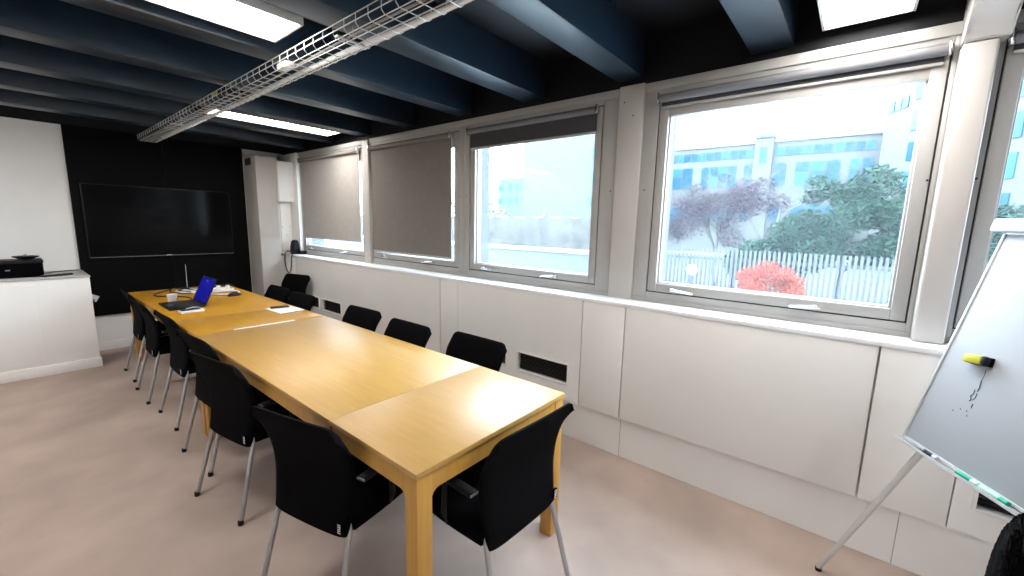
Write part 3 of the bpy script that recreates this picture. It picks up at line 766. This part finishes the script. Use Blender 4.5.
def leaves(mb, n, c, rad, size, rnd, fill=.35):
    for _ in range(n):
        while 1:
            d = Vector((rnd.uniform(-1, 1), rnd.uniform(-1, 1), rnd.uniform(-1, 1)))
            if fill < d.length < 1: break
        p = Vector(c) + Vector((d.x * rad[0], d.y * rad[1], d.z * rad[2]))
        a = Vector((rnd.uniform(-1, 1), rnd.uniform(-1, 1), rnd.uniform(-.8, .8))).normalized()
        b = a.orthogonal().normalized(); b = Matrix.Rotation(rnd.uniform(0, 6.28), 3, a) @ b
        s = size * rnd.uniform(.6, 1.3); nrm = a.cross(b)
        vs = [mb.bm.verts.new(p + q) for q in (-a * s, b * s * .32 + nrm * s * .1, a * s, -b * s * .32 + nrm * s * .1)]
        mb.bm.faces.new((vs[0], vs[1], vs[2])); mb.bm.faces.new((vs[0], vs[2], vs[3]))
def branch(mb, p, d, L, rad, depth, rnd, ends):
    q = p + d * L
    mid = p + d * L * .5 + Vector((rnd.uniform(-1, 1), rnd.uniform(-1, 1), 0)) * L * .06
    mb.tube([p, mid, q], [rad, rad * .85, rad * .65], 5)
    ends.append(q)
    if depth == 0: return
    for _ in range(rnd.choice((2, 3, 3))):
        nd = (d + Vector((rnd.uniform(-.75, .75), rnd.uniform(-.75, .75), rnd.uniform(-.15, .5)))).normalized()
        branch(mb, q, nd, L * rnd.uniform(.6, .82), rad * .6, depth - 1, rnd, ends)
def tree(name, lb, cat, base, h, spread, blobs, nleaf, lsize, lm, seed, bark='bark', depth=3, tr=.08, fill=.35, group=None):
    rnd = random.Random(seed)
    r = empty(name, base, 0, lb, cat, group)
    mb = MB(); ends = []
    branch(mb, Vector((0, 0, 0)), Vector((rnd.uniform(-.1, .1), rnd.uniform(-.1, .1), 1)).normalized(), h * .36, tr, depth, rnd, ends)
    mb.done('trunk', M[bark], r)
    if nleaf:
        ml = MB(); tot = sum(b[3] * b[4] * b[5] for b in blobs)
        for bx, by, bz, rx, ry, rz in blobs:
            leaves(ml, int(nleaf * rx * ry * rz / tot), (bx, by, bz), (rx, ry, rz), lsize, rnd, fill)
        ml.done('foliage', lm, r, smooth=False)
    return r
# local +x is away from the room, +y to the photo's left
def clumps(spec, n, r0, seed):
    rnd = random.Random(seed); out = []
    for bx, by, bz, rx, ry, rz in spec:
        for _ in range(n):
            a, b = rnd.uniform(0, 6.283), math.asin(rnd.uniform(-.6, 1)); q = rnd.uniform(.55, 1)
            k = r0 * rnd.uniform(.6, 1.25)
            out.append((bx + rx * q * math.cos(a) * math.cos(b), by + ry * q * math.sin(a) * math.cos(b), bz + rz * q * math.sin(b), k, k, k * .8))
    return out
tree('evergreen_shrub', 'big round dark green evergreen shrub behind the fence', 'shrub', (12.2, -.85, -.3), 2.4, 1,
     clumps([(0, .2, 2.05, .95, 1.1, 1.25), (-.2, -.8, 1.75, .9, .9, 1.2), (-.1, .9, 1.35, .8, .85, .95), (0, 1.7, .95, .7, .7, .7), (0, -1.6, 1.7, .9, .9, 1.2)], 17, .40, 31), 22000, .085, M['leaf_green'], 3, depth=3, fill=.1)
tree('purple_tree', 'purple leaved small tree behind the left of the fence', 'tree', (13, 2.2, -.3), 3.0, 1,
     clumps([(0, .1, 2.65, .9, 1.1, .80), (0, 1.0, 2.3, .8, .9, .85), (0, -.8, 2.6, .7, .75, .6), (0, .4, 1.8, .7, 1.1, .5)], 17, .34, 37), 9500, .05, M['leaf_purple'], 5, depth=5, tr=.06, fill=.0)
tree('red_shrub', 'bright red leaved low shrub in front of the fence', 'shrub', (7.0, -.02, -.3), 1.0, 1,
     clumps([(0, 0, 1.10, .33, .26, .34), (0, .26, .95, .24, .2, .24), (0, -.27, .95, .24, .18, .28), (0, 0, .65, .38, .42, .3)] , 14, .13, 41), 5200, .028, M['leaf_red'], 8, depth=3, tr=.02, fill=.1)
tree('bare_tree', 'leafless pale tree between the purple tree and evergreen shrub', 'tree', (16, 1.4, -.3), 3.6, 1, [], 0, 0, None, 11, bark='bark_pale', depth=5, tr=.06)
tree('bare_tree', 'leafless pale young tree rising in front of the white stair tower', 'tree', (18.5, 3.6, -.3), 3.6, 1, [], 0, 0, None, 15, bark='bark_pale', depth=5, tr=.055)
tree('bare_tree', 'leafless twiggy tree above the rubble stone wall', 'tree', (13, 8.3, -.3), 3.3, 1, [], 0, 0, None, 19, bark='bark_pale', depth=5, tr=.05)
tree('yellow_tree', 'yellowish leafy tree left of the dark slate building', 'tree', (17, 15.9, -.3), 3.6, 1,
     [(0, 0, 2.7, 1.0, .9, .9), (0, 1.2, 3.0, 1.0, 1.0, 1.2), (0, -1.1, 2.2, .9, .9, .5)], 2600, .13, M['leaf_yellow'], 23, depth=3, fill=.2)

def facade_building(name, lb, P0, P1, depth, z1, wall, windows, z0=-.3, cornice=True, more=0):
    """P0 -> P1 is the facade line, windows = (t0, t1, za, zb, panes) in metres along it; each pane is its own part"""
    d = Vector((P1[0] - P0[0], P1[1] - P0[1])); L = d.length; ang = math.atan2(d.y, d.x)
    r = empty(name, (P0[0], P0[1], z0), ang, lb, 'building')
    MB().box(-more, L, -depth, 0, 0, z1 - z0).done('wall', M[wall], r)   # local -y is behind the facade
    if cornice: MB().box(-.1, L + .1, -depth - .1, .12, z1 - z0, z1 - z0 + .22).done('roof_edge', M['coping'], r)
    for t0, t1, za, zb, npn in windows:
        w = (t1 - t0) / npn
        for k in range(npn):
            a, b = t0 + k * w + .055, t0 + (k + 1) * w - .055
            f = MB(); f.box(a, b, -.05, .05, za - z0, zb - z0)
            f.done('window', M['bld_glass' if (k * 7 + int(za)) % 3 else 'bld_glass_pale'], r)
    return r
# long white office block: left end far, right end nearer; facade looks toward the room
A0, A1 = (33.4, -1.5), (33.0, 14.0)
Wn = []
for t0, t1, k in ((.1, 5.4, 10), (6.6, 13.0, 12)): Wn.append((t0, t1, 6.53, 7.09, k))
for t0, t1, k in ((.1, 1.33, 2), (1.7, 4.15, 3), (4.6, 5.4, 1), (6.62, 7.2, 1), (7.6, 10.05, 4), (10.6, 13.0, 3)):
    Wn.append((t0, t1, 5.42, 6.03, k)); Wn.append((t0, t1, 4.5, 5.38, k))
    Wn.append((t0, t1, 2.2, 3.2, k))
o = facade_building('office_block', 'long white office block with bands of blue windows behind the trees', A0, A1, 12, 7.45, 'bld_white', Wn, more=4)
MB().box(5.48, 6.56, -3, .5, 0, 8.3).done('stair_tower', M['bld_white'], o)
MB().box(5.42, 6.62, -3, .6, 8.0, 8.35, .05).done('tower_cap', M['bld_white'], o)
MB().box(5.8, 6.22, .45, .55, 6.3, 7.4).done('tower_window', M['bld_glass_pale'], o)
MB().box(9.3, 10.6, -6, -4.5, 7.7, 8.2).done('roof_plant', M['bld_white'], o)
# nearer wing at the right
B0, B1 = (31.25, -1.55), (17.6, -8.4)
Wn = [(.18, 1.85, 8.02, 8.56, 3)]
for k in range(7):
    for zz in (.7, 2.2, 3.7, 5.2, 6.7, 8.2):
        Wn.append((2.25 + k * 1.85, 3.0 + k * 1.85, zz, zz + .95, 1))
facade_building('office_wing', 'pale office wing with rows of windows at the right of the large window', B0, B1, -6, 8.95, 'bld_white', Wn)
# big pale block through the middle window, with windows near its right end
Wn = []
for zz in (2.6, 3.9, 5.2, 6.5): Wn.append((.45, .95, zz, zz + .5, 1))
facade_building('pale_block', 'big plain pale blue building filling the middle window', (20, 9.6), (20, 15.3), 8, 9.5, 'bld_pale', Wn)
Wn = []
for zz in (4.2, 5.9):
    Wn += [(.5, 1.3, zz, zz + 1.0, 1), (1.7, 2.3, zz, zz + 1.0, 1), (2.9, 3.6, zz, zz + 1.0, 1), (4.3, 5.4, zz, zz + .9, 1)]
facade_building('slate_building', 'small dark slate building behind the pale blue building', (44, 33.2), (44, 38.3), 8, 7.7, 'bld_dark', Wn, cornice=False)

# ------------------------------------------------------------------ daylight
w = bpy.data.worlds.new('overcast'); SC.world = w; w.use_nodes = True
bg = w.node_tree.nodes['Background']; bg.inputs[0].default_value = (.72, .87, 1, 1); bg.inputs[1].default_value = 8.4

# ------------------------------------------------------------------ camera
f_px = 414.434; yaw, pitch, roll = R(50.72173), R(8.82434), R(-1.32207)
fwd = Vector((math.sin(yaw) * math.cos(pitch), math.cos(yaw) * math.cos(pitch), -math.sin(pitch)))
right = Vector((math.cos(yaw), -math.sin(yaw), 0)); down = fwd.cross(right)
r2 = right * math.cos(roll) + down * math.sin(roll); d2 = -right * math.sin(roll) + down * math.cos(roll)
cam = bpy.data.cameras.new('camera'); co = bpy.data.objects.new('camera', cam); COL.objects.link(co)
cam.sensor_fit = 'HORIZONTAL'; cam.sensor_width = 36; cam.lens = f_px / 1024 * 36; cam.clip_start = .02; cam.clip_end = 300
Mx = Matrix((( r2.x, -d2.x, -fwd.x), (r2.y, -d2.y, -fwd.y), (r2.z, -d2.z, -fwd.z))).to_4x4()
Mx.translation = Vector((-.768126, -1.012249, 1.564613))
co.matrix_world = Mx
SC.camera = co
SC.view_settings.view_transform = 'Standard'; SC.view_settings.look = 'None'
SC.view_settings.gamma = 1; SC.view_settings.use_curve_mapping = False
SC.view_settings.exposure = 1.36
SC.cycles.use_denoising = True
SC.cycles.max_bounces = 10; SC.cycles.diffuse_bounces = 5; SC.cycles.transparent_max_bounces = 16
SC.cycles.sample_clamp_indirect = 6
